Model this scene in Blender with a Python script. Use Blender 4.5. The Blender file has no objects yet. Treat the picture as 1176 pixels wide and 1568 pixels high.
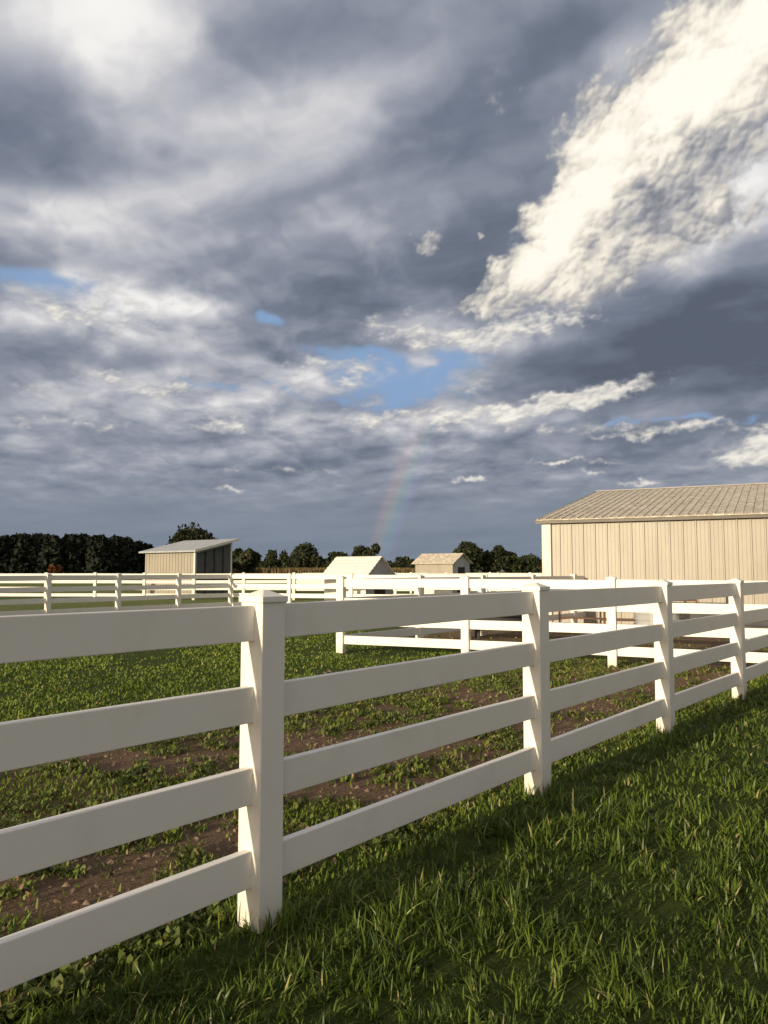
import bpy, math, random
import numpy as np
from mathutils import Vector
random.seed(3); rng=np.random.default_rng(7)
F=1184.0; TH=math.atan(90/F); CH=1.5
scene=bpy.context.scene
scene.view_settings.view_transform='Standard'; scene.view_settings.look='None'; scene.view_settings.exposure=0

def ray(u,v):
    dx=(u-588)/F; dv=(784-v)/F
    return Vector((dx, math.cos(TH)-dv*math.sin(TH), math.sin(TH)+dv*math.cos(TH)))
def azel(u,v):
    r=ray(u,v).normalized(); return math.atan2(r.x,r.y), math.asin(r.z)

# ---------------- camera
cam=bpy.data.cameras.new("camera"); co=bpy.data.objects.new("camera",cam); scene.collection.objects.link(co)
co.location=(0,0,CH); co.rotation_euler=(math.pi/2+TH,0,0)
cam.sensor_fit='VERTICAL'; cam.sensor_height=24; cam.sensor_width=24; cam.lens=24*F/1568; cam.clip_start=.05; cam.clip_end=8000
scene.camera=co

# ---------------- sun
AZ=math.radians(41.6); EL=math.radians(10)
sund=Vector((-math.sin(AZ)*math.cos(EL),-math.cos(AZ)*math.cos(EL),math.sin(EL)))
sl=bpy.data.lights.new("sun",'SUN'); sl.energy=5.0; sl.angle=math.radians(.55); sl.color=(1,.83,.57)
so=bpy.data.objects.new("sun",sl); scene.collection.objects.link(so); so.rotation_euler=sund.to_track_quat('Z','Y').to_euler(); so.location=(-20,-20,20)

# ---------------- node helper
class NT:
    def __init__(s,tree): s.t=tree; s.n=tree.nodes; s.l=tree.links
    def put(s,sock,val):
        if val is None: return
        if isinstance(val,bpy.types.NodeSocket): s.l.new(val,sock)
        else: sock.default_value=val
    def m(s,op,a,b=None,c=None,clamp=False):
        n=s.n.new('ShaderNodeMath'); n.operation=op; n.use_clamp=clamp
        for i,v in enumerate((a,b,c)): s.put(n.inputs[i],v)
        return n.outputs[0]
    def vm(s,op,a,b=None,scale=None):
        n=s.n.new('ShaderNodeVectorMath'); n.operation=op
        s.put(n.inputs[0],a); s.put(n.inputs[1],b)
        if scale is not None: s.put(n.inputs['Scale'],scale)
        return n.outputs['Value'] if op in('DOT_PRODUCT','LENGTH') else n.outputs['Vector']
    def sep(s,v):
        n=s.n.new('ShaderNodeSeparateXYZ'); s.put(n.inputs[0],v); return n.outputs
    def noise(s,vec,scale,detail=5,rough=.5,dist=0):
        n=s.n.new('ShaderNodeTexNoise')
        s.put(n.inputs['Vector'],vec); n.inputs['Scale'].default_value=scale; n.inputs['Detail'].default_value=detail
        n.inputs['Roughness'].default_value=rough; n.inputs['Distortion'].default_value=dist
        return n.outputs['Fac']
    def mr(s,v,a,b,c=0.,d=1.,smooth=True):
        n=s.n.new('ShaderNodeMapRange'); n.interpolation_type='SMOOTHSTEP' if smooth else 'LINEAR'
        s.put(n.inputs[0],v)
        for i,x in enumerate((a,b,c,d)): n.inputs[i+1].default_value=x
        return n.outputs[0]
    def mix(s,f,a,b,typ='MIX'):
        n=s.n.new('ShaderNodeMix'); n.data_type='RGBA'; n.blend_type=typ
        s.put(n.inputs[0],f); 
        for i,v in ((6,a),(7,b)):
            if isinstance(v,tuple) and len(v)==3: v=v+(1,)
            s.put(n.inputs[i],v)
        return n.outputs[2]
    def ramp(s,f,stops,interp='LINEAR'):
        n=s.n.new('ShaderNodeValToRGB'); s.put(n.inputs[0],f); r=n.color_ramp; r.interpolation=interp
        while len(r.elements)<len(stops): r.elements.new(.5)
        for e,(p,c) in zip(r.elements,stops): e.position=p; e.color=tuple(c)+(1,) if len(c)==3 else c
        return n.outputs[0]

# ---------------- world : physical sky behind a broken cloud cover, brighter towards the sun
w=bpy.data.worlds.new("World"); scene.world=w; w.use_nodes=True
w.node_tree.nodes.clear(); N=NT(w.node_tree)
D=N.n.new('ShaderNodeTexCoord').outputs['Generated']
sky=N.n.new('ShaderNodeTexSky'); sky.sky_type='NISHITA'; sky.sun_disc=False; sky.sun_elevation=EL
sky.sun_rotation=math.atan2(sund.x,sund.y); sky.air_density=1; sky.dust_density=1
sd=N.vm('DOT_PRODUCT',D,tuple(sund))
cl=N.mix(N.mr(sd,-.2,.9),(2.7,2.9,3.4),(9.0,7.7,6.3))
cv=N.mr(N.noise(D,2.2,2,.5),.35,.62,.60,.97)
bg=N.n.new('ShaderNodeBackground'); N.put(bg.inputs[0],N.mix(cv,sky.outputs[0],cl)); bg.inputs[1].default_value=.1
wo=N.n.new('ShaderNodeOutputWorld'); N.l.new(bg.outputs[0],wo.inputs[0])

# ======================= SKY DOME
def perlin(x,y,seed):
    g=np.random.default_rng(seed); ang=g.random((256,256)).astype(np.float32)*2*np.pi; gx,gy=np.cos(ang),np.sin(ang)
    xi=np.floor(x).astype(np.int32); yi=np.floor(y).astype(np.int32); fx=x-xi; fy=y-yi; xi&=255; yi&=255; x1=(xi+1)&255; y1=(yi+1)&255
    u=fx*fx*fx*(fx*(fx*6-15)+10); v=fy*fy*fy*(fy*(fy*6-15)+10)
    def q(a,b,dx,dy): return gx[a,b]*dx+gy[a,b]*dy
    a=q(xi,yi,fx,fy); b=q(x1,yi,fx-1,fy); c=q(xi,y1,fx,fy-1); d=q(x1,y1,fx-1,fy-1)
    return ((a*(1-u)+b*u)*(1-v)+(c*(1-u)+d*u)*v)*1.5
def fbm(x,y,seed,o=5,r=.5,bil=False):
    s=0; a=1; t=0
    for i in range(o):
        ca,sa=math.cos(i*.7),math.sin(i*.7); X=(x*ca-y*sa)*2**i+i*17.3; Y=(x*sa+y*ca)*2**i+i*9.7
        p=perlin(X,Y,seed+i); s=s+a*(np.abs(p)*2-.55 if bil else p); t+=a; a*=r
    return s/t
def sst(x,a,b): t=np.clip((x-a)/(b-a),0,1); return t*t*(3-2*t)
def cramp(x,pts):
    xs=[p[0] for p in pts]; return np.stack([np.interp(x,xs,[p[1][k] for p in pts]) for k in range(3)],-1)
def mixc(a,b,m): return a*(1-m[...,None])+b*m[...,None]
def build_sky():
    azs=np.concatenate([np.linspace(-88,-32,70,endpoint=False),np.linspace(-32,32,860,endpoint=False),np.linspace(32,88,70)])
    els=np.concatenate([np.linspace(-1.5,43,600,endpoint=False),np.linspace(43,75,50)])
    azs=np.radians(azs); els=np.radians(els)
    az,el=np.meshgrid(azs,els); az=az.astype(np.float32); el=el.astype(np.float32)
    dx=np.sin(az)*np.cos(el); dy=np.cos(az)*np.cos(el); dz=np.sin(el)
    zc=np.maximum(dz,-.02)+.14; PX=dx/zc; PY=dy/zc
    A=az*F/100; E=el*F/100
    def blobs(a_,e_,lst):
        acc=np.zeros_like(a_)
        for (u,v,rx,ry,rot,wt) in lst:
            a,e=azel(u,v); c,s=math.cos(math.radians(rot)),math.sin(math.radians(rot)); X=(a_-a*F/100); Y=(e_-e*F/100)
            p=(X*c+Y*s)*100/rx; q=(-X*s+Y*c)*100/ry; acc+=wt*np.exp(-(p*p+q*q)*.9)
        return acc
    w1=fbm(A*.9,E*1.3,11,3); w2=fbm(A*.9+50,E*1.3,12,3)
    As=A+w1*.7; Es=E+w2*.35
    soft=blobs(As,Es,[
     (150,30,130,65,10,.9),(250,180,170,45,10,.3),(40,325,150,34,0,.55),(190,300,170,28,10,.15),
     (570,130,300,60,22,.40),(430,370,300,42,15,.34),(215,462,110,28,0,.6),(90,487,140,20,0,.4),(320,460,120,26,5,.25),
     (700,290,190,55,22,.28),(1060,20,160,60,20,.3),(470,560,120,30,0,.3),(300,580,170,26,0,.25),
     (720,520,160,34,0,.45),(640,650,200,24,0,.35),(340,640,160,24,0,.25),(1100,260,170,110,40,.62),(960,90,60,60,40,.2),
     (450,30,220,60,10,-.28),(60,230,160,40,10,-.3),(60,150,70,60,0,-.2),(840,90,120,120,30,-.12),(740,420,70,60,40,-.15),
     (1060,500,230,70,0,-.7),(1080,590,240,50,0,-.4),(150,550,260,20,0,-.25),(300,410,200,26,12,-.28),
     (300,245,200,30,15,-.25),(600,235,200,30,20,-.25),(60,405,110,22,0,-.28)])
    c,s=math.cos(.49),math.sin(.49)
    n1=fbm((PX*c-PY*s)*.75,(PX*s+PY*c)*2.1,21,6,.5)
    n2=fbm(PX*2.3+w1*.3,PY*2.3+w2*.3,31,6,.52)
    n3=fbm(PX*6.5+w1*.5,PY*5+w2*.5,41,6,.55)
    lowf=sst(el,.04,.24); midm=sst(el,.05,.13)*(1-.8*sst(el,.30,.5))
    S=.43+.60*soft+(.25+.75*lowf)*(.52*n1+.34*n2)+n3*midm*np.clip(.5+soft,.3,1)*.55
    col=cramp(S,[(0,(.105,.125,.168)),(.25,(.172,.200,.262)),(.48,(.295,.320,.385)),(.72,(.53,.535,.575)),(1,(.88,.86,.84)),(1.3,(1.0,.97,.93))])
    hz=1-sst(el,0.01,.15); col=mixc(col,col*.35+np.array((.158,.205,.268))*.65,hz)
    bl=blobs(As,Es,[(615,592,100,36,0,1.3),(60,430,85,18,0,.9),(410,505,22,9,0,1.1),(560,540,80,18,0,.65),(1035,645,110,6,0,.8),
       (150,300,45,14,20,.65),(690,560,60,20,0,.7),(380,598,120,9,0,.45)])
    gap=sst(bl-.9*n2-.9*n3,.22,1.1)*sst(bl,.08,.4)*.9
    f_b=fbm(A*1.5,E*1.8,51,5,.5,True); f_n=fbm(A*1.4,E*1.7,61,7,.58)
    Ac=A+.26*fbm(A*2.2,E*2.6,71,5,.6); Ec=E+.20*fbm(A*2.2+9,E*2.6,72,5,.6)
    crisp=blobs(Ac,Ec,[
     (845,418,66,34,15,1.2),(800,395,34,22,0,.8),(876,340,78,42,50,1.0),(930,270,110,56,50,1.2),
     (1012,170,125,56,50,1.15),(1090,105,110,52,42,1.05),(1170,45,120,58,40,1.2),(1120,235,140,75,35,.5),(1000,335,110,50,40,.5),(900,185,50,40,50,.35),
     (655,372,17,14,-40,1.3),(738,358,6,5,0,1.2),(768,140,24,34,50,.55),(1095,345,60,22,10,.55),(940,410,50,28,60,.5),(725,462,32,9,30,1.2),(768,470,30,13,10,.9)])
    dens=crisp+sst(crisp,0,.3)*(.85*f_n+.35*f_b)
    cm=sst(dens,.22,.72)
    T=blobs(Ac,Ec,[(840,412,70,30,15,1.0),(900,285,100,46,50,1.35),(1012,150,100,40,48,1.25),(1110,90,110,36,40,1.0),(1150,125,60,24,15,.7),(865,350,55,32,50,.7),(1165,30,80,38,40,1.0)])
    def reld(H,k1=-.55,k2=.8):
        ga=np.gradient(H,azs*F/100,axis=1); ge=np.gradient(H,els*F/100,axis=0); return k1*ga+k2*ge
    rel=reld(fbm(A*1.5,E*1.8,51,3,.40,True)*.5+fbm(A*1.4,E*1.7,61,4,.5)*.8)
    lit=.26+.66*T-np.clip(rel*.085,-.22,.22)+.22*f_b+.80*f_n  # sunlit and shaded parts of the big cloud are painted into its colour
    ccol=cramp(lit,[(-.1,(.22,.23,.27)),(.2,(.37,.37,.39)),(.5,(.62,.585,.535)),(.85,(.95,.88,.75)),(1.2,(1.08,1.02,.90))])
    col=mixc(col,ccol,cm*.95); gap=gap*(1-cm)
    sm_=blobs(Ac,Ec,[
     (720,515,70,18,0,.75),(800,500,70,20,10,.65),(870,490,40,12,0,.8),(480,558,60,16,0,.75),(620,505,70,26,0,.65),(540,575,60,16,30,.6),
     (225,600,60,12,0,.8),(275,588,40,10,0,.6),(160,577,50,12,0,.6),(340,646,40,12,0,.95),(545,661,30,11,0,.8),(600,637,90,15,0,.75),(930,600,75,13,9,1.15),
     (820,622,80,14,10,1.0),(740,634,90,12,3,.8),(730,597,34,12,20,.75),(800,655,110,9,0,.5),(725,736,26,5,2,1.4),(1150,702,46,16,0,1.3),(1165,672,46,10,10,1.1),
     (100,645,80,11,0,.7),(70,601,60,10,0,.6),(980,741,50,3.5,0,.9),(430,720,110,6,0,.5),(350,748,30,4,0,.8),(870,704,60,4,0,.9),(910,727,18,5,0,.9),
     (1050,655,120,8,-2,.8),(950,668,60,6,0,.6),(215,462,90,26,0,.45),(90,474,50,10,-10,.8),(170,492,80,13,0,.5)])
    g1=fbm(A*2.8,E*5.5,81,6,.58); gb=fbm(A*3.2,E*6,91,4,.5,True)
    m2=sst(sm_+sst(sm_,0,.3)*(1.0*g1+.25*gb),.22,1.15)
    rel2=reld(fbm(A*2.8,E*5.5,81,3,.5)+.3*gb)
    l2=.36+.45*sst(sm_,.3,1.1)-np.clip(rel2*.035,-.18,.18)+.18*gb+.45*g1  # small clouds carry painted light and shade too, independent of the sun lamp
    c2=cramp(l2,[(0,(.30,.31,.35)),(.4,(.47,.47,.49)),(.75,(.75,.72,.66)),(1.1,(.98,.93,.83))])
    col=mixc(col,c2,m2*.88); gap=gap*(1-m2*.9)
    an=np.degrees(np.arccos(np.clip(-(dx*sund.x+dy*sund.y+dz*sund.z),-1,1)))
    rb=cramp(an,[(42.0,(0,0,0)),(42.5,(.35,.3,.75)),(43.0,(.2,.75,.45)),(43.4,(.85,.75,.2)),(43.9,(1,.35,.15)),(44.4,(0,0,0))])
    rm=blobs(A,E,[(598,750,90,110,0,.08)]); col=col+rb*rm[...,None]
    R=3200.; V=np.stack([dx*R,dy*R,dz*R],-1).reshape(-1,3).astype(np.float32); nr,nc=az.shape
    i=np.arange(nr*nc).reshape(nr,nc); q=np.stack([i[:-1,:-1],i[1:,:-1],i[1:,1:],i[:-1,1:]],-1).reshape(-1,4).astype(np.int32)
    me=bpy.data.meshes.new("sky"); me.vertices.add(len(V)); me.vertices.foreach_set('co',V.ravel()); me.loops.add(q.size); me.loops.foreach_set('vertex_index',q.ravel())
    me.polygons.add(len(q)); me.polygons.foreach_set('loop_start',np.arange(0,q.size,4,dtype=np.int32))
    ca=me.attributes.new('cloud','FLOAT_COLOR','POINT'); ca.data.foreach_set('color',np.concatenate([col,gap[...,None]],-1).reshape(-1).astype(np.float32))
    fade=(sst(azs,math.radians(-86),math.radians(-60))*(1-sst(azs,math.radians(60),math.radians(86))))[None,:]*(1-sst(els,math.radians(60),math.radians(74)))[:,None]
    fa=me.attributes.new('cover','FLOAT','POINT'); fa.data.foreach_set('value',fade.reshape(-1).astype(np.float32))
    me.update(calc_edges=True)
    ob=bpy.data.objects.new("sky",me); scene.collection.objects.link(ob); ob.location=(0,0,CH)
    m=bpy.data.materials.new("cloudy_sky"); m.use_nodes=True; t=m.node_tree; t.nodes.clear(); L=t.links.new; m.cycles.emission_sampling='NONE'
    a=t.nodes.new('ShaderNodeAttribute'); a.attribute_name='cloud'; f=t.nodes.new('ShaderNodeAttribute'); f.attribute_name='cover'
    mx=t.nodes.new('ShaderNodeMix'); mx.data_type='RGBA'; L(a.outputs['Alpha'],mx.inputs[0]); L(a.outputs['Color'],mx.inputs[6]); mx.inputs[7].default_value=(.24,.38,.61,1)
    e=t.nodes.new('ShaderNodeEmission'); L(mx.outputs[2],e.inputs[0]); tr=t.nodes.new('ShaderNodeBsdfTransparent')
    ms=t.nodes.new('ShaderNodeMixShader'); L(f.outputs['Fac'],ms.inputs[0]); L(tr.outputs[0],ms.inputs[1]); L(e.outputs[0],ms.inputs[2])
    o=t.nodes.new('ShaderNodeOutputMaterial'); L(ms.outputs[0],o.inputs[0]); me.materials.append(m)
build_sky()

# ---------------- materials
def newmat(name):
    m=bpy.data.materials.new(name); m.use_nodes=True; n=NT(m.node_tree)
    b=m.node_tree.nodes['Principled BSDF']; return m,n,b
def geo(n): return n.n.new('ShaderNodeNewGeometry').outputs['Position']
def bump(n,b,h,strength=.5,dist=.01):
    k=n.n.new('ShaderNodeBump'); k.inputs['Strength'].default_value=strength; k.inputs['Distance'].default_value=dist
    n.put(k.inputs['Height'],h); n.l.new(k.outputs[0],b.inputs['Normal'])
vinyl,n,b=newmat("white_vinyl"); p=geo(n)
dirt=n.noise(p,3,4,.65); fine=n.noise(n.vm('MULTIPLY',p,(1,1,4)),30,4,.7)
_,_,pz=n.sep(p)
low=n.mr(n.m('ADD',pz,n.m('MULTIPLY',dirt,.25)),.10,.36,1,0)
c=n.mix(n.mr(dirt,.45,.75),(.84,.81,.76),(.78,.75,.69))
c=n.mix(n.m('MULTIPLY',n.mr(fine,.62,.8),.22),c,(.48,.43,.34))
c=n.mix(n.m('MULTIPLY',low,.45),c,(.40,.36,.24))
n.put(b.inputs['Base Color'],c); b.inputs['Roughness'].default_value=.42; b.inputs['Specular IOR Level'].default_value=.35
ground,n,b=newmat("ground_soil_and_grass"); p=geo(n)
gx,gy,_=n.sep(p)
Dd=n.m('ADD',n.vm('DOT_PRODUCT',p,(.777,-.629,0)),2.563)
nb=n.noise(p,.55,3,.6); nm=n.noise(p,3.5,4,.65); nf=n.noise(p,38,4,.75)
soil=n.mix(nf,(.08,.05,.032),(.36,.245,.165))
green=n.mix(nf,(.022,.036,.009),(.12,.16,.035))
strip=n.m('MULTIPLY',n.mr(Dd,-4.5,-2.2),n.mr(Dd,-.45,-.15,1,0))
yard=n.m('MULTIPLY',n.mr(gy,14.5,17),n.mr(gx,-1,3))
sm=n.mr(n.m('ADD',n.m('MULTIPLY',n.m('MAXIMUM',strip,yard),.48),n.m('ADD',n.m('MULTIPLY',nb,.5),n.m('MULTIPLY',nm,.5))),.62,.80)
far=n.m('MULTIPLY',n.mr(n.vm('LENGTH',p),14,30),n.m('SUBTRACT',1.0,n.m('MULTIPLY',yard,n.mr(gy,24,32,1,0))))
c=n.mix(sm,green,soil)
fargr=n.mix(n.mr(nb,.4,.65),(.13,.19,.05),(.20,.19,.085))
c=n.mix(far,c,fargr)
n.put(b.inputs['Base Color'],c); b.inputs['Roughness'].default_value=.95; b.inputs['Specular IOR Level'].default_value=.1
bump(n,b,n.m('ADD',nf,n.m('MULTIPLY',nm,2.)),1.0,.06)
def leafmat(name,dark,lite,dry,trans=.35,rough=.5):
    m=bpy.data.materials.new(name); m.use_nodes=True; n=NT(m.node_tree); n.n.clear()
    a=n.n.new('ShaderNodeAttribute'); a.attribute_name='rnd'; r=a.outputs['Fac']
    c=n.ramp(r,[(0,dark),(.8,lite),(.93,lite),(1,dry)])
    b=n.n.new('ShaderNodeBsdfPrincipled'); n.put(b.inputs['Base Color'],c); b.inputs['Roughness'].default_value=rough; b.inputs['Specular IOR Level'].default_value=.3
    t=n.n.new('ShaderNodeBsdfTranslucent'); n.put(t.inputs[0],c)
    mx=n.n.new('ShaderNodeMixShader'); mx.inputs[0].default_value=trans; n.l.new(b.outputs[0],mx.inputs[1]); n.l.new(t.outputs[0],mx.inputs[2])
    o=n.n.new('ShaderNodeOutputMaterial'); n.l.new(mx.outputs[0],o.inputs[0]); return m
lawnM=leafmat("lawn_blades",(.032,.060,.010),(.175,.245,.038),(.42,.37,.16),.3,.42)
weedM=leafmat("weed_leaves",(.035,.055,.012),(.17,.21,.045),(.34,.22,.11),.25)
padM=leafmat("paddock_blades",(.06,.10,.015),(.19,.26,.035),(.38,.32,.13),.3)
treeM=leafmat("tree_leaves",(.012,.020,.009),(.045,.055,.022),(.09,.075,.03),.15,.7)
conM=leafmat("conifer_needles",(.006,.011,.007),(.016,.022,.012),(.025,.025,.013),.1,.8)
autM=leafmat("autumn_leaves",(.06,.02,.01),(.16,.06,.02),(.2,.1,.04),.2,.7)
cornM=leafmat("dry_crop",(.10,.075,.035),(.24,.175,.08),(.30,.23,.12),.2,.8)
clodM,n,b=newmat("dry_soil"); n.put(b.inputs['Base Color'],n.mix(n.noise(geo(n),25,3),(.12,.078,.05),(.36,.25,.17))); b.inputs['Roughness'].default_value=.95
bark,n,b=newmat("bark"); n.put(b.inputs['Base Color'],n.mix(n.noise(geo(n),5,5),(.03,.022,.016),(.09,.07,.05))); b.inputs['Roughness'].default_value=.9
def metal(name,c1,c2,rough=.5,scale=2.,streak=(1,1,1),c3=None):
    m,n,b=newmat(name); p=geo(n)
    f=n.noise(n.vm('MULTIPLY',p,streak),scale,5,.65)
    c=n.mix(n.mr(f,.35,.7),c1,c2)
    if c3: c=n.mix(n.m('MULTIPLY',n.mr(n.noise(p,5.5,6,.8,.8),.50,.58),.8),c,c3)
    n.put(b.inputs['Base Color'],c); b.inputs['Roughness'].default_value=rough; return m
tan=metal("tan_steel_siding",(.37,.335,.285),(.32,.29,.245),.45,1.5,(1,1,.35))
tanroof=metal("weathered_tan_roof",(.50,.44,.35),(.40,.34,.26),.7,1.2,(1,1,1),(.80,.74,.64))
trim=metal("cream_trim",(.60,.55,.48),(.52,.48,.42),.4)
dtrim=metal("brown_trim",(.10,.085,.07),(.07,.06,.05),.5)
white=metal("white_painted_board",(.76,.73,.68),(.68,.65,.60),.6)
grayroof=metal("gray_steel_roof",(.42,.43,.44),(.34,.35,.36),.45)
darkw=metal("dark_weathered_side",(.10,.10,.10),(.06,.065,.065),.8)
dark=metal("shed_interior_dark",(.03,.028,.026),(.02,.02,.02),.9)
galv=metal("galvanized_steel",(.45,.46,.47),(.35,.36,.37),.35)
blackp=metal("black_rubber",(.03,.03,.032),(.05,.05,.05),.6)
brown=metal("brown_wood",(.13,.07,.04),(.08,.045,.03),.8)

# ---------------- mesh helpers
class MB:
    def __init__(s): s.v=[]; s.f=[]; s.mi=[]
    def hexa(s,pts,mi=0):
        k=len(s.v); s.v+=[tuple(q) for q in pts]
        for f in ((0,3,2,1),(4,5,6,7),(0,1,5,4),(1,2,6,5),(2,3,7,6),(3,0,4,7)): s.f.append(tuple(k+i for i in f)); s.mi.append(mi)
    def box(s,o,ex,ey,a0,a1,b0,b1,z0,z1,mi=0):
        def P(a,b,z): return (o[0]+ex[0]*a+ey[0]*b, o[1]+ex[1]*a+ey[1]*b, z)
        s.hexa([P(a0,b0,z0),P(a1,b0,z0),P(a1,b1,z0),P(a0,b1,z0),P(a0,b0,z1),P(a1,b0,z1),P(a1,b1,z1),P(a0,b1,z1)],mi)
    def poly(s,pts,mi=0):
        k=len(s.v); s.v+=[tuple(q) for q in pts]; s.f.append(tuple(range(k,k+len(pts)))); s.mi.append(mi)
    def obj(s,name,mats,parent=None,bevel=0,segs=2,recalc=True):
        me=bpy.data.meshes.new(name); me.from_pydata(s.v,[],s.f)
        for m in mats: me.materials.append(m)
        me.polygons.foreach_set('material_index',s.mi); me.update()
        if recalc:
            import bmesh
            bm=bmesh.new(); bm.from_mesh(me); bmesh.ops.recalc_face_normals(bm,faces=bm.faces); bm.to_mesh(me); bm.free()
        o=bpy.data.objects.new(name,me); scene.collection.objects.link(o)
        if parent: o.parent=parent
        if bevel:
            md=o.modifiers.new('bevel','BEVEL'); md.width=bevel; md.segments=segs; md.limit_method='ANGLE'
        return o
def empty(name):
    e=bpy.data.objects.new(name,None); scene.collection.objects.link(e); return e

FD=(.629,.777); FN=(.777,-.629)
norm=lambda d:(d[0]/math.hypot(*d),d[1]/math.hypot(*d))
FD=norm(FD); FN=norm(FN)
def fence(p0,d,i0,i1,sp,bev=.004,jit=True,skip0=False,rails=(1.356,1.008,.664,.322),PW=.068):
    d=norm(d); nn=(d[1],-d[0]); mb=MB()
    pts=[]
    for i in range(i0,i1+1):
        z=random.uniform(-.006,.006) if jit else 0
        pts.append((p0[0]+d[0]*sp*i,p0[1]+d[1]*sp*i,z))
    for k,(x,y,z) in enumerate(pts):
        if skip0 and k==0: continue
        a=random.uniform(-.012,.012) if jit else 0
        e=(d[0]*math.cos(a)-d[1]*math.sin(a),d[1]*math.cos(a)+d[0]*math.sin(a)); en=(e[1],-e[0])
        mb.box((x,y),e,en,-PW,PW,-PW,PW,-.05,1.372+z)
        c=PW+.009
        mb.box((x,y),e,en,-c,c,-c,c,1.364+z,1.392+z)
        def Q(a_,b_,zz): return (x+e[0]*a_+en[0]*b_, y+e[1]*a_+en[1]*b_, zz+z)
        c2=c-.006; t=.014
        mb.hexa([Q(-c2,-c2,1.390),Q(c2,-c2,1.390),Q(c2,c2,1.390),Q(-c2,c2,1.390),Q(-t,-t,1.418),Q(t,-t,1.418),Q(t,t,1.418),Q(-t,t,1.418)])
    for k in range(len(pts)-1):
        x0,y0,z0=pts[k]; x1,y1,z1=pts[k+1]
        for r in rails:
            ja=random.uniform(-.004,.004); jb=random.uniform(-.004,.004)
            h=.152; t=.021; g=PW-.012
            def R(a,b,z): return (x0+d[0]*a+nn[0]*b,y0+d[1]*a+nn[1]*b,z)
            a0=g; a1=sp-g; za=r+z0+ja; zb=r+z1+jb
            mb.hexa([R(a0,-t,za-h),R(a1,-t,zb-h),R(a1,t,zb-h),R(a0,t,za-h),R(a0,-t,za),R(a1,-t,zb),R(a1,t,zb),R(a0,t,za)])
    return mb.obj("white_rail_fence",[vinyl],bevel=bev)
A0=(-.53,3.42)
fence(A0,FD,-2,5,2.5)
C0=(A0[0]+FD[0]*10.0,A0[1]+FD[1]*10.0)
fence(C0,(-.9,.43),0,3,2.42,.003,skip0=True)
E0=(C0[0]-.9/math.hypot(.9,.43)*2.42*3, C0[1]+.43/math.hypot(.9,.43)*2.42*3)
fence(E0,FD,0,6,2.44,0,skip0=True)
fence((-10.2,23.6),(.60,.80),-6,3,2.44,0)
G0=(-10.2+.6*2.44*3,23.6+.8*2.44*3)
fence(G0,(.9,-.30),0,9,2.44,0,skip0=True)
fence((-28,41),(1,-.05),0,16,2.6,0)
fence((-6,52),(1,-.08),0,10,2.6,0)

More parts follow.
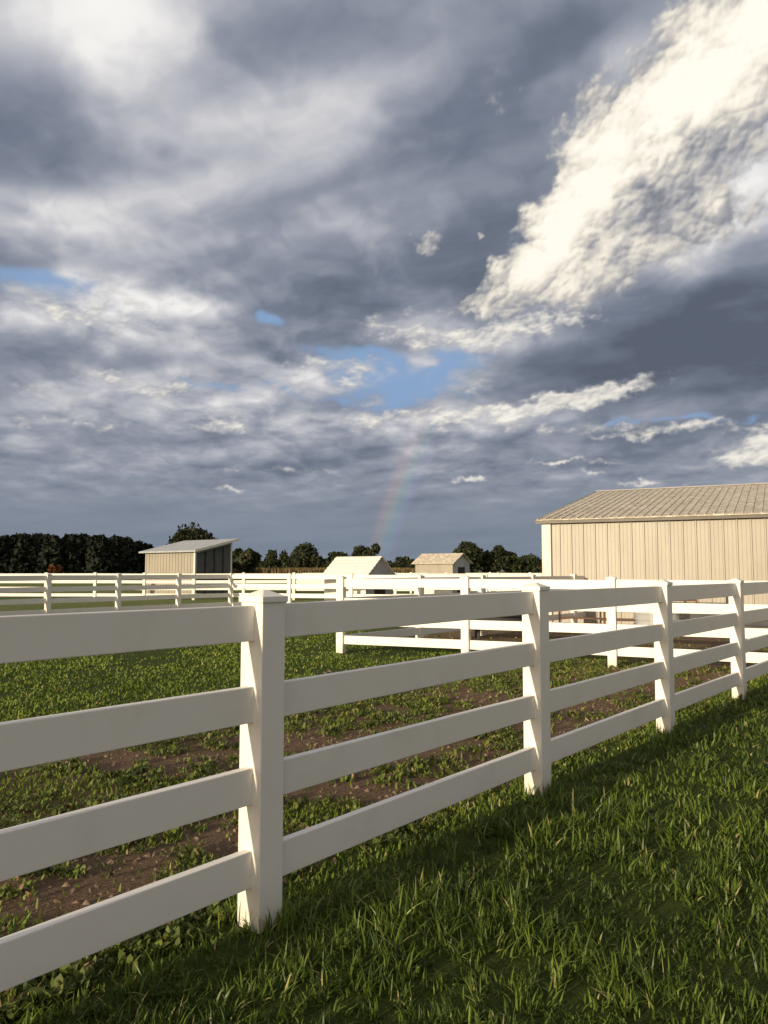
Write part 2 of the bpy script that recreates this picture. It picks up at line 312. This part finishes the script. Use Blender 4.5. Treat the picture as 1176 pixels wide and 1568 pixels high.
# ---------------- buildings
def ribs_wall(mb,o,e,nrm,L,z0,z1,step,mi,w_=.018,h=.022):
    k=step/2
    while k<L-.05:
        def P(a,b,z): return (o[0]+e[0]*a+nrm[0]*b,o[1]+e[1]*a+nrm[1]*b,z)
        mb.hexa([P(k-w_*1.6,-.003,z0),P(k+w_*1.6,-.003,z0),P(k+w_*.8,h,z0),P(k-w_*.8,h,z0),P(k-w_*1.6,-.003,z1),P(k+w_*1.6,-.003,z1),P(k+w_*.8,h,z1),P(k-w_*.8,h,z1)],mi)
        k+=step
def barn():
    root=empty("tan_metal_barn")
    a=math.radians(27); e2=(math.sin(a),math.cos(a)); e1=(math.cos(a),-math.sin(a)); o=(4.72,23.0)
    L=26; W=17.3; ez=2.98; rz=4.60
    def P(u,v,z): return (o[0]+e1[0]*u+e2[0]*v,o[1]+e1[1]*u+e2[1]*v,z)
    mb=MB()
    mb.hexa([P(0,0,0),P(L,0,0),P(L,W,0),P(0,W,0),P(0,0,ez),P(L,0,ez),P(L,W,ez),P(0,W,ez)])
    mb.poly([P(0,0,ez),P(0,W,ez),P(0,W/2,rz)]); mb.poly([P(L,0,ez),P(L,W/2,rz),P(L,W,ez)])
    front=(-e2[0],-e2[1])
    ribs_wall(mb,o,e1,front,L,.02,ez-.02,.34,0,.020,.03)
    ribs_wall(mb,(o[0]+e1[0]*.11,o[1]+e1[1]*.11),e1,front,L-.2,.02,ez-.02,.34,0,.006,.010)
    ribs_wall(mb,(o[0]+e1[0]*.22,o[1]+e1[1]*.22),e1,front,L-.3,.02,ez-.02,.34,0,.006,.010)
    mb.obj("walls",[tan],root)
    r=MB(); ov=.16; t=.03; sl=(rz-ez)/(W/2)
    for sgn in (0,1):
        va=-ov if sgn==0 else W+ov; za=ez-ov*sl+.03; zb=rz+.03
        r.hexa([P(-.15,va,za),P(L+.15,va,za),P(L+.15,W/2,zb),P(-.15,W/2,zb),P(-.15,va,za+t),P(L+.15,va,za+t),P(L+.15,W/2,zb+t),P(-.15,W/2,zb+t)])
        u=-.1; q=.012*(1-2*sgn)
        while u<L+.1:
            r.hexa([P(u-.03,va-q,za+t-.003),P(u+.03,va-q,za+t-.003),P(u+.03,W/2,zb+t-.003),P(u-.03,W/2,zb+t-.003),
                    P(u-.015,va-q,za+t+.022),P(u+.015,va-q,za+t+.022),P(u+.015,W/2,zb+t+.022),P(u-.015,W/2,zb+t+.022)]); u+=.23
    r.obj("roof",[tanroof],root)
    c=MB()
    c.hexa([P(-.18,W/2-.14,rz+.05),P(L+.18,W/2-.14,rz+.05),P(L+.18,W/2+.14,rz+.05),P(-.18,W/2+.14,rz+.05),P(-.18,W/2-.03,rz+.10),P(L+.18,W/2-.03,rz+.10),P(L+.18,W/2+.03,rz+.10),P(-.18,W/2+.03,rz+.10)])
    c.box(o,e1,e2,-.02,.25,-.045,-.033,.01,ez-.06)
    c.box(o,e1,e2,-.02,-.005,-.045,.25,.01,ez-.06)
    c.obj("corner_and_ridge_trim",[trim],root)
    g=MB()
    g.box(o,e1,e2,-.15,L+.15,-.172,-.162,ez-.09,ez-.01)
    g.hexa([P(-.18,-.17,ez-.06),P(-.155,-.17,ez-.06),P(-.155,W/2,rz-.01),P(-.18,W/2,rz-.01),P(-.18,-.17,ez+.03),P(-.155,-.17,ez+.03),P(-.155,W/2,rz+.08),P(-.18,W/2,rz+.08)])
    g.box(o,e1,e2,.255,.275,-.045,-.03,.01,ez-.1)
    g.obj("eave_fascia",[dtrim],root)
    d=MB(); d.box(o,e1,e2,8.2,11.0,-.075,-.05,.0,2.5); d.obj("sliding_door",[trim],root)
barn()
def runin():
    root=empty("run_in_shed"); o=(-11.2,46.); e1=(-FN[0],-FN[1]); e2=FD; L=5.1; W=2.75; z0=2.66; z1=3.30
    def P(u,v,z): return (o[0]+e1[0]*u+e2[0]*v,o[1]+e1[1]*u+e2[1]*v,z)
    m=MB(); m.hexa([P(0,0,0),P(L,0,0),P(L,W,0),P(0,W,0),P(0,0,z0),P(L,0,z0),P(L,W,z1),P(0,W,z1)])
    ribs_wall(m,o,e1,(-FD[0],-FD[1]),L,.02,z0-.02,.3,0,.02,.03); m.obj("walls",[tan],root)
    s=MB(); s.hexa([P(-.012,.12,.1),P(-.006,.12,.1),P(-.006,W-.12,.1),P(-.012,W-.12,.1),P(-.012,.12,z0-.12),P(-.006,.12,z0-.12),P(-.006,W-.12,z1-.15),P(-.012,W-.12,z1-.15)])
    s.obj("dark_side_wall",[darkw],root)  # dark grey panel laid over the closed side wall, no opening
    q=MB()
    for v in (.7,1.38,2.05):
        zz=z0+(z1-z0)*v/W-.16; q.hexa([P(-.05,v-.04,.05),P(-.012,v-.04,.05),P(-.012,v+.04,.05),P(-.05,v+.04,.05),P(-.05,v-.04,zz),P(-.012,v-.04,zz),P(-.012,v+.04,zz),P(-.05,v+.04,zz)])
    q.obj("side_battens",[dark],root)
    r=MB(); v0=-.3; v1=W+.4; sl=(z1-z0)/W; za=z0+v0*sl+.02; zb=z0+v1*sl+.02
    r.hexa([P(-.3,v0,za),P(L+.3,v0,za),P(L+.3,v1,zb),P(-.3,v1,zb),P(-.3,v0,za+.1),P(L+.3,v0,za+.1),P(L+.3,v1,zb+.1),P(-.3,v1,zb+.1)]); r.obj("roof",[grayroof],root)
    t=MB(); t.box(o,e1,e2,-.04,.1,-.05,-.034,0,z0-.05); t.box(o,e1,e2,-.03,-.015,W-.1,W+.02,0,z1-.05)
    t.hexa([P(-.34,v0,za-.02),P(-.305,v0,za-.02),P(-.305,v1,zb-.02),P(-.34,v1,zb-.02),P(-.34,v0,za+.13),P(-.305,v0,za+.13),P(-.305,v1,zb+.13),P(-.34,v1,zb+.13)])
    t.obj("white_trim",[white],root)
runin()
def gable(name,o,L,W,ez,rz,wallm,roofm,endm,ov=.12,lap=True):
    root=empty(name); e1=(-FN[0],-FN[1]); e2=FD
    def P(u,v,z): return (o[0]+e1[0]*u+e2[0]*v,o[1]+e1[1]*u+e2[1]*v,z)
    m=MB(); m.hexa([P(0,0,0),P(L,0,0),P(L,W,0),P(0,W,0),P(0,0,ez),P(L,0,ez),P(L,W,ez),P(0,W,ez)])
    m.poly([P(L,0,ez),P(L,W,ez),P(L,W/2,rz)]); m.poly([P(0,0,ez),P(0,W/2,rz),P(0,W,ez)]); m.obj("walls",[wallm],root)
    s=MB(); s.poly([P(-.006,.03,.05),P(-.006,W-.03,.05),P(-.006,W-.03,ez-.02),P(-.006,W/2,rz-.05),P(-.006,.03,ez-.02)])
    s.poly([P(-.012,W*.3,.06),P(-.012,W*.7,.06),P(-.012,W*.7,ez*.85),P(-.012,W*.3,ez*.85)],1); s.obj("gable_end_and_door",[endm,dark],root,recalc=False)
    sl=(rz-ez)/(W/2); r=MB(); n=7 if lap else 1
    for sgn in (0,1):
        for i in range(n):
            f0=i/n; f1=(i+1)/n
            def V(f): return (-ov+(W/2+ov)*f) if sgn==0 else (W+ov-(W/2+ov)*f)
            def Z(f): return ez-ov*sl+(rz-ez+ov*sl)*f
            lift=.022 if lap else 0
            r.hexa([P(-ov,V(f0),Z(f0)+.01),P(L+ov,V(f0),Z(f0)+.01),P(L+ov,V(f1),Z(f1)+.01),P(-ov,V(f1),Z(f1)+.01),
                    P(-ov,V(f0),Z(f0)+.04+lift),P(L+ov,V(f0),Z(f0)+.04+lift),P(L+ov,V(f1),Z(f1)+.04),P(-ov,V(f1),Z(f1)+.04)])
    r.obj("roof",[roofm],root)
gable("small_white_shelter",(-.66,28.0),2.05,1.6,1.32,2.0,white,white,galv)
gable("tan_storage_shed",(4.43,50.),3.0,2.0,2.05,2.62,tan,tanroof,galv,.2,False)
gable("small_white_shelter",(3.0,34.0),1.6,1.2,.9,1.3,white,white,galv)

def cyl(mb,c,r0,r1,z0,z1,mi=0,n=20,open_=False):
    k=len(mb.v)
    for z,r in((z0,r0),(z1,r1)):
        for i in range(n): a=2*math.pi*i/n; mb.v.append((c[0]+r*math.cos(a),c[1]+r*math.sin(a),z))
    for i in range(n): j=(i+1)%n; mb.f.append((k+i,k+j,k+n+j,k+n+i)); mb.mi.append(mi)
    mb.f.append(tuple(k+i for i in range(n))[::-1]); mb.mi.append(mi)
    if not open_: mb.f.append(tuple(k+n+i for i in range(n))); mb.mi.append(mi)
mb=MB(); cyl(mb,(6.9,19.6),.55,.58,0,.6,0,28,True); cyl(mb,(6.9,19.6),.545,.545,.48,.5,1,28)
for z in (.15,.3,.45,.6): cyl(mb,(6.9,19.6),.6,.6,z-.015,z+.015,0,28,True)
mb.obj("round_stock_tank",[galv,dark],recalc=False)
def trough(name,o,ex,L,Wd,z0,z1,mat):
    ey=(-ex[1],ex[0]); mb=MB()
    mb.box(o,ex,ey,0,L,0,Wd,z0,z0+.05); mb.box(o,ex,ey,0,L,0,.04,z0+.05,z1); mb.box(o,ex,ey,0,L,Wd-.04,Wd,z0+.05,z1)
    mb.box(o,ex,ey,0,.04,.04,Wd-.04,z0+.05,z1); mb.box(o,ex,ey,L-.04,L,.04,Wd-.04,z0+.05,z1)
    a=.06
    while a<L-.1:
        for c_ in (.03,Wd-.09): mb.box(o,ex,ey,a,a+.07,c_,c_+.06,0,z0)
        a+=(L-.19)/max(1,round(L/1.4))
    mb.obj(name,[mat],bevel=.01)
trough("feed_trough",(2.0,17.2),(1,0),1.5,.55,.28,.58,blackp)
trough("feed_bunk",(7.3,18.6),(.891,-.454),3.6,.8,.18,.62,blackp)
mb=MB()
e=norm((.9,-.43)); o=(4.6,20.5)
for z in (.25,.5,.75,1.0,1.2): mb.box(o,e,(e[1],-e[0]),0,3.4,-.02,.02,z,z+.045)
for a in (0,1.15,2.3,3.36): mb.box(o,e,(e[1],-e[0]),a,a+.045,-.028,.028,.0,1.27)
mb.obj("brown_pipe_gate",[brown])

mb=MB(); S_=3500; mb.poly([(-S_,-S_,0),(S_,-S_,0),(S_,S_,0),(-S_,S_,0)]); mb.obj("ground",[ground],recalc=False)

# ---------------- vegetation
def vnoise(x,y,scale,seed):
    g=np.random.default_rng(seed).random((128,128)); x=x/scale+1000; y=y/scale+1000
    xi=np.floor(x).astype(int); yi=np.floor(y).astype(int); fx=x-xi; fy=y-yi
    fx=fx*fx*(3-2*fx); fy=fy*fy*(3-2*fy); q=lambda a,b:g[a%128,b%128]
    return (q(xi,yi)*(1-fx)+q(xi+1,yi)*fx)*(1-fy)+(q(xi,yi+1)*(1-fx)+q(xi+1,yi+1)*fx)*fy
def raw(name,verts,faces_list,rnd,mat):
    me=bpy.data.meshes.new(name); nv=len(verts); me.vertices.add(nv); me.vertices.foreach_set('co',verts.astype(np.float32).ravel())
    loops=np.concatenate([f.ravel() for f in faces_list]); tot=np.concatenate([np.full(len(f),f.shape[1]) for f in faces_list])
    st=np.concatenate([[0],np.cumsum(tot)[:-1]])
    me.loops.add(len(loops)); me.loops.foreach_set('vertex_index',loops.astype(np.int32))
    me.polygons.add(len(tot)); me.polygons.foreach_set('loop_start',st.astype(np.int32))
    try: me.polygons.foreach_set('loop_total',tot.astype(np.int32))
    except Exception: pass
    if rnd is not None:
        at=me.attributes.new('rnd','FLOAT','POINT'); at.data.foreach_set('value',rnd.astype(np.float32))
    me.update(calc_edges=True); me.materials.append(mat)
    o=bpy.data.objects.new(name,me); scene.collection.objects.link(o); return o
def blades(name,x,y,z,head,L,lean,wd,prof,mat,rnd,twist=.6):
    n=len(x); T=np.array([0,.38,.72,1.0]); hx=np.cos(head); hy=np.sin(head)
    tw=head+np.pi/2+rng.normal(0,twist,n); px=np.cos(tw); py=np.sin(tw)
    V=np.zeros((n,7,3)); k=0
    for i,t in enumerate(T):
        off=L*lean*(t**1.7); zz=z+L*np.sqrt(np.maximum(0,1-(lean*.85)**2))*t*(1-.35*lean*t)
        cx=x+hx*off; cy=y+hy*off
        if i<3:
            wv=wd*prof[i]*.5
            V[:,k,0]=cx-px*wv; V[:,k,1]=cy-py*wv; V[:,k,2]=zz; V[:,k+1,0]=cx+px*wv; V[:,k+1,1]=cy+py*wv; V[:,k+1,2]=zz; k+=2
        else: V[:,6,0]=cx; V[:,6,1]=cy; V[:,6,2]=zz
    b=(np.arange(n)*7)[:,None]
    q=np.concatenate([b+np.array([[0,1,3,2]]),b+np.array([[2,3,5,4]])]); t3=b+np.array([[4,5,6]])
    return raw(name,V.reshape(-1,3),[q,t3],np.repeat(rnd,7),mat)
def polar(n,r0,r1,expo,a0,a1):
    k=2-expo; u=rng.random(n)
    r=(r0**k+(r1**k-r0**k)*u)**(1/k) if abs(k)>1e-6 else r0*(r1/r0)**u
    a=np.radians(rng.uniform(a0,a1,n)); return r*np.sin(a),r*np.cos(a),r
def Dof(x,y): return (x-A0[0])*FN[0]+(y-A0[1])*FN[1]
def lawn():
    nt=25000
    x,y,r=polar(nt,1.9,30,1.75,-44,50)
    k=(Dof(x,y)>.02)&(rng.random(nt)<.45+.9*vnoise(x,y,.16,77)); x,y,r=x[k],y[k],r[k]
    m=9; X=np.repeat(x,m); Y=np.repeat(y,m); R=np.repeat(r,m); n=len(X)
    sp=.020*(R/3)**.8; X=X+rng.normal(0,1,n)*sp; Y=Y+rng.normal(0,1,n)*sp
    t0=rng.random(len(x)); tuft=np.repeat(t0,m); big=vnoise(X,Y,.30,5); mid=vnoise(X,Y,.9,6)
    L=(.035+.07*rng.random(n)**1.3)*(.45+1.0*big)*(.65+.75*tuft)*(.8+.4*mid)
    head=np.repeat(rng.uniform(0,2*np.pi,len(x)),m)+rng.normal(0,1.1,n)
    lean=np.clip(rng.beta(2.2,2.0,n)*1.1,.05,.96)
    wd=(.005+.0045*rng.random(n))*np.maximum(1,(R/3.2)**.75)
    rnd=np.clip(.15+.5*np.repeat(rng.random(len(x)),m)+rng.normal(0,.14,n)+(vnoise(X,Y,.5,9)-.5)*.5,0,.93); rnd=np.where(rng.random(n)<.03,1,rnd)
    # uncut tufts left by the mower round each post foot
    px=[];py=[]
    for i in range(0,6):
        cx,cy=A0[0]+FD[0]*2.5*i,A0[1]+FD[1]*2.5*i; q=220
        a=rng.uniform(0,6.28,q); rr=.085+.10*rng.random(q)**1.6; px.append(cx+np.cos(a)*rr); py.append(cy+np.sin(a)*rr)
    px=np.concatenate(px); py=np.concatenate(py); kk=~((np.abs(Dof(px,py))<.075)&(rng.random(len(px))<.7)); px,py=px[kk],py[kk]; q=len(px)
    X=np.concatenate([X,px]); Y=np.concatenate([Y,py]); L=np.concatenate([L,.05+.10*rng.random(q)]); head=np.concatenate([head,rng.uniform(0,6.28,q)])
    lean=np.concatenate([lean,rng.uniform(.1,.6,q)]); wd=np.concatenate([wd,.005+.004*rng.random(q)]); rnd=np.concatenate([rnd,rng.uniform(.1,.85,q)]); n=len(X)
    blades("lawn_grass",X,Y,np.zeros(n)-.004,head,L,lean,wd,(1,.95,.62),lawnM,rnd)
lawn()
def bare(x,y,D_):
    s=np.clip((D_+3.0)/1.2,0,1)*np.clip((-D_-.25)/.3,0,1)
    nz=vnoise(x,y,1.3,21)*.34+vnoise(x,y,.45,23)*.34+vnoise(x,y,.17,22)*.32
    return nz+s*.15+np.where(x>1.2,.05,0)*s
def paddock():
    n=215000
    x,y,r=polar(n,2.2,26,1.45,-46,46)
    D_=Dof(x,y); br=bare(x,y,D_)
    edge=(D_>-.30)
    keep=(D_<.03)&(edge|(br<.60)|(rng.random(n)<.07))&~((y>15)&(x>0)&(D_<-.5)&(rng.random(n)<.9))
    x,y,r,D_=x[keep],y[keep],r[keep],D_[keep]; n=len(x)
    L=.022+.04*rng.random(n); L*=(.6+.8*vnoise(x,y,.3,31)); head=rng.uniform(0,2*np.pi,n); lean=np.clip(rng.beta(2,2,n),.1,.95)
    wd=(.006+.004*rng.random(n))*np.maximum(1,(r/3.2)**.8)
    rnd=np.clip(.2+.6*vnoise(x,y,.45,33)+rng.normal(0,.2,n),0,.93); rnd=np.where(rng.random(n)<.05,1,rnd)
    blades("paddock_grass",x,y,np.zeros(n)-.003,head,L,lean,wd,(1,.95,.6),padM,rnd)
    nt=28000; x,y,r=polar(nt,2.2,13,1.3,-46,46); D_=Dof(x,y)
    patch=vnoise(x,y,.5,41)*.5+vnoise(x,y,.16,42)*.5
    k=(D_<-.08)&(patch>.43)&(D_>-4.6)&((bare(x,y,D_)<.66)|(rng.random(nt)<.08))&(rng.random(nt)<np.clip((D_+4.8)/2,0,1)); x,y,r,patch=x[k],y[k],r[k],patch[k]
    m=10; n0=len(x); X=np.repeat(x,m); Y=np.repeat(y,m); R=np.repeat(r,m); n=len(X)
    size=np.repeat(.40+.75*rng.random(n0)**1.7,m)
    head=np.tile(np.arange(m)*2.4,n0)+np.repeat(rng.uniform(0,6.28,n0),m)+rng.normal(0,.4,n)
    L=(.028+.038*rng.random(n))*size; lean=np.clip(rng.normal(.62,.25,n),.1,.97)
    X=X+rng.normal(0,.018,n); Y=Y+rng.normal(0,.018,n)
    wd=L*(.28+.28*rng.random(n))
    rnd=np.clip(np.repeat(rng.random(n0)*.7,m)+rng.normal(.12,.15,n),0,.93); rnd=np.where(rng.random(n)<.05,1,rnd)
    blades("broadleaf_weeds",X,Y,rng.random(n)*.02,head,L,lean,wd,(.35,1.0,.85),weedM,rnd,.4)
    n=20000; x,y,r=polar(n,2.2,15,1.3,-46,46); D_=Dof(x,y); k=(D_<-.15)&(D_>-5.5)&(bare(x,y,D_)>.50); x,y,r=x[k],y[k],r[k]; n=len(x)
    s=(.005+.020*rng.random(n)**3.5)*np.maximum(1,(r/6)**.5)
    base=np.array([[1,0,0],[-.5,.87,0],[-.5,-.87,0],[0,0,.75],[.35,.3,.6]])
    V=base[None]*(1+rng.normal(0,.25,(n,5,3)))*s[:,None,None]; a=rng.uniform(0,6.28,n); ca,sa=np.cos(a)[:,None],np.sin(a)[:,None]
    V=np.stack([V[...,0]*ca-V[...,1]*sa+x[:,None],V[...,0]*sa+V[...,1]*ca+y[:,None],V[...,2]],2)
    b=(np.arange(n)*5)[:,None]; fs=np.concatenate([b+np.array([f]) for f in ([0,4,3],[0,1,4],[1,3,4],[1,2,3],[2,0,3])])
    raw("soil_clods",V.reshape(-1,3),[fs],None,clodM)
paddock()

def leafquads(C,size):
    n=len(C); a=rng.normal(size=(n,3)); a/=np.linalg.norm(a,axis=1)[:,None]; b=rng.normal(size=(n,3)); b-=a*(a*b).sum(1)[:,None]; b/=np.linalg.norm(b,axis=1)[:,None]
    s=size*(.6+.8*rng.random((n,1))); return np.stack([C-a*s,C-b*s*.6,C+a*s,C+b*s*.6],1)
def crown_pts(n,cx,cy,cz,rx,ry,rz,nc=9):
    cl=[]
    for i in range(nc):
        v=rng.normal(size=3); v/=np.linalg.norm(v); rr=rng.random()**.4*.72; cl.append((v*rr,.26+.22*rng.random()))
    out=[]; per=n//nc
    for c,r_ in cl:
        v=rng.normal(size=(per,3)); v/=np.linalg.norm(v,axis=1)[:,None]; v*=(rng.random((per,1))**.45)*r_; out.append(c+v)
    return np.concatenate(out)*np.array([rx,ry,rz])+np.array([cx,cy,cz])
def leafobj(name,C,size,mat,parent=None):
    V=leafquads(C,size); n=len(V); q=(np.arange(n)*4)[:,None]+np.array([[0,1,2,3]])
    rnd=np.clip(rng.normal(.5,.28,n),0,1)
    o=raw(name,V.reshape(-1,3),[q],np.repeat(rnd,4),mat)
    if parent: o.parent=parent
    return o
def limb(mb,p,q,r0,r1,n=7):
    p=Vector(p); q=Vector(q); d=(q-p).normalized(); u=d.orthogonal().normalized(); v=d.cross(u); k=len(mb.v)
    for c,r in((p,r0),(q,r1)):
        for i in range(n): a=6.2832*i/n; mb.v.append(tuple(c+u*r*math.cos(a)+v*r*math.sin(a)))
    for i in range(n): j=(i+1)%n; mb.f.append((k+i,k+j,k+n+j,k+n+i)); mb.mi.append(0)
def tree(name,u0,u1,vtop,dist,n=2600,mat=treeM,leaf=.38,base=.12):
    x=((u0+u1)/2-588)/F*dist; wd=(u1-u0)/F*dist; h=1.5+(874-vtop)/F*dist
    root=empty(name); z0=h*base; rz=(h-z0)/2
    C=crown_pts(n,x,dist,z0+rz,wd*.62,wd*.5,rz*1.15,16); leafobj("crown",C,leaf*dist/150,mat,root)
    mb=MB(); limb(mb,(x,dist,0),(x+.1,dist,h*.5),h*.035,h*.02)
    for i in range(7):
        a=random.uniform(0,6.28); limb(mb,(x+.05,dist,h*random.uniform(.25,.45)),(x+math.cos(a)*wd*.3,dist+math.sin(a)*wd*.3,h*random.uniform(.55,.85)),h*.014,h*.004)
    mb.obj("trunk_and_limbs",[bark],root)
tree("oak_tree",268,350,806,120,5600,leaf=.42)
tree("oak_tree",446,494,836,190,3000); tree("oak_tree",546,582,829,185,3000)
tree("oak_tree",688,738,831,170,3200); tree("oak_tree",730,784,834,175,3200)
tree("maple_tree",402,428,844,230,1800); tree("maple_tree",500,540,845,230,2200); tree("maple_tree",350,396,834,150,2800)
tree("maple_tree",775,826,847,210,2400); tree("maple_tree",428,450,846,230,1500)
C=[]
u=-260
while u<228:
    dist=random.uniform(112,130); top=random.uniform(820,831)+ (6 if u>190 else 0); x=(u-588)/F*dist; h=1.5+(874-top)/F*dist
    m=620; t=rng.random(m)**.8; rr=(1-t)**.42*2.1*(.5+.5*rng.random(m)**.4)+.2; a=rng.uniform(0,6.28,m)
    C.append(np.stack([x+rr*np.cos(a),dist+rr*np.sin(a),.1+t*h],1)); u+=random.uniform(6,11)
leafobj("conifer_tree_line",np.concatenate(C),.45,conM)
C=[]
u=-300
while u<1500:
    dist=random.uniform(300,340); top=random.uniform(849,860)
    x=(u-588)/F*dist; h=1.5+(874-top)/F*dist; wd=random.uniform(4,8)
    C.append(crown_pts(420,x,dist,h*.5,wd,wd*.6,h*.55,6)); u+=random.uniform(8,17)
leafobj("distant_tree_line",np.concatenate(C),.7,treeM)
n=15000; x=rng.uniform(-34,9,n); y=rng.uniform(150,172,n); L=1.7+.7*rng.random(n)
blades("dry_corn_field",x,y,np.zeros(n),rng.uniform(0,6.28,n),L,np.clip(rng.beta(2,4,n)*.6,.02,.5),.16+.12*rng.random(n),(1,1,.7),cornM,np.clip(rng.normal(.5,.3,n),0,1))
C=crown_pts(700,(85-588)/F*44,44,1.35,.42,.4,.75,6); leafobj("autumn_shrub",C,.10,autM)
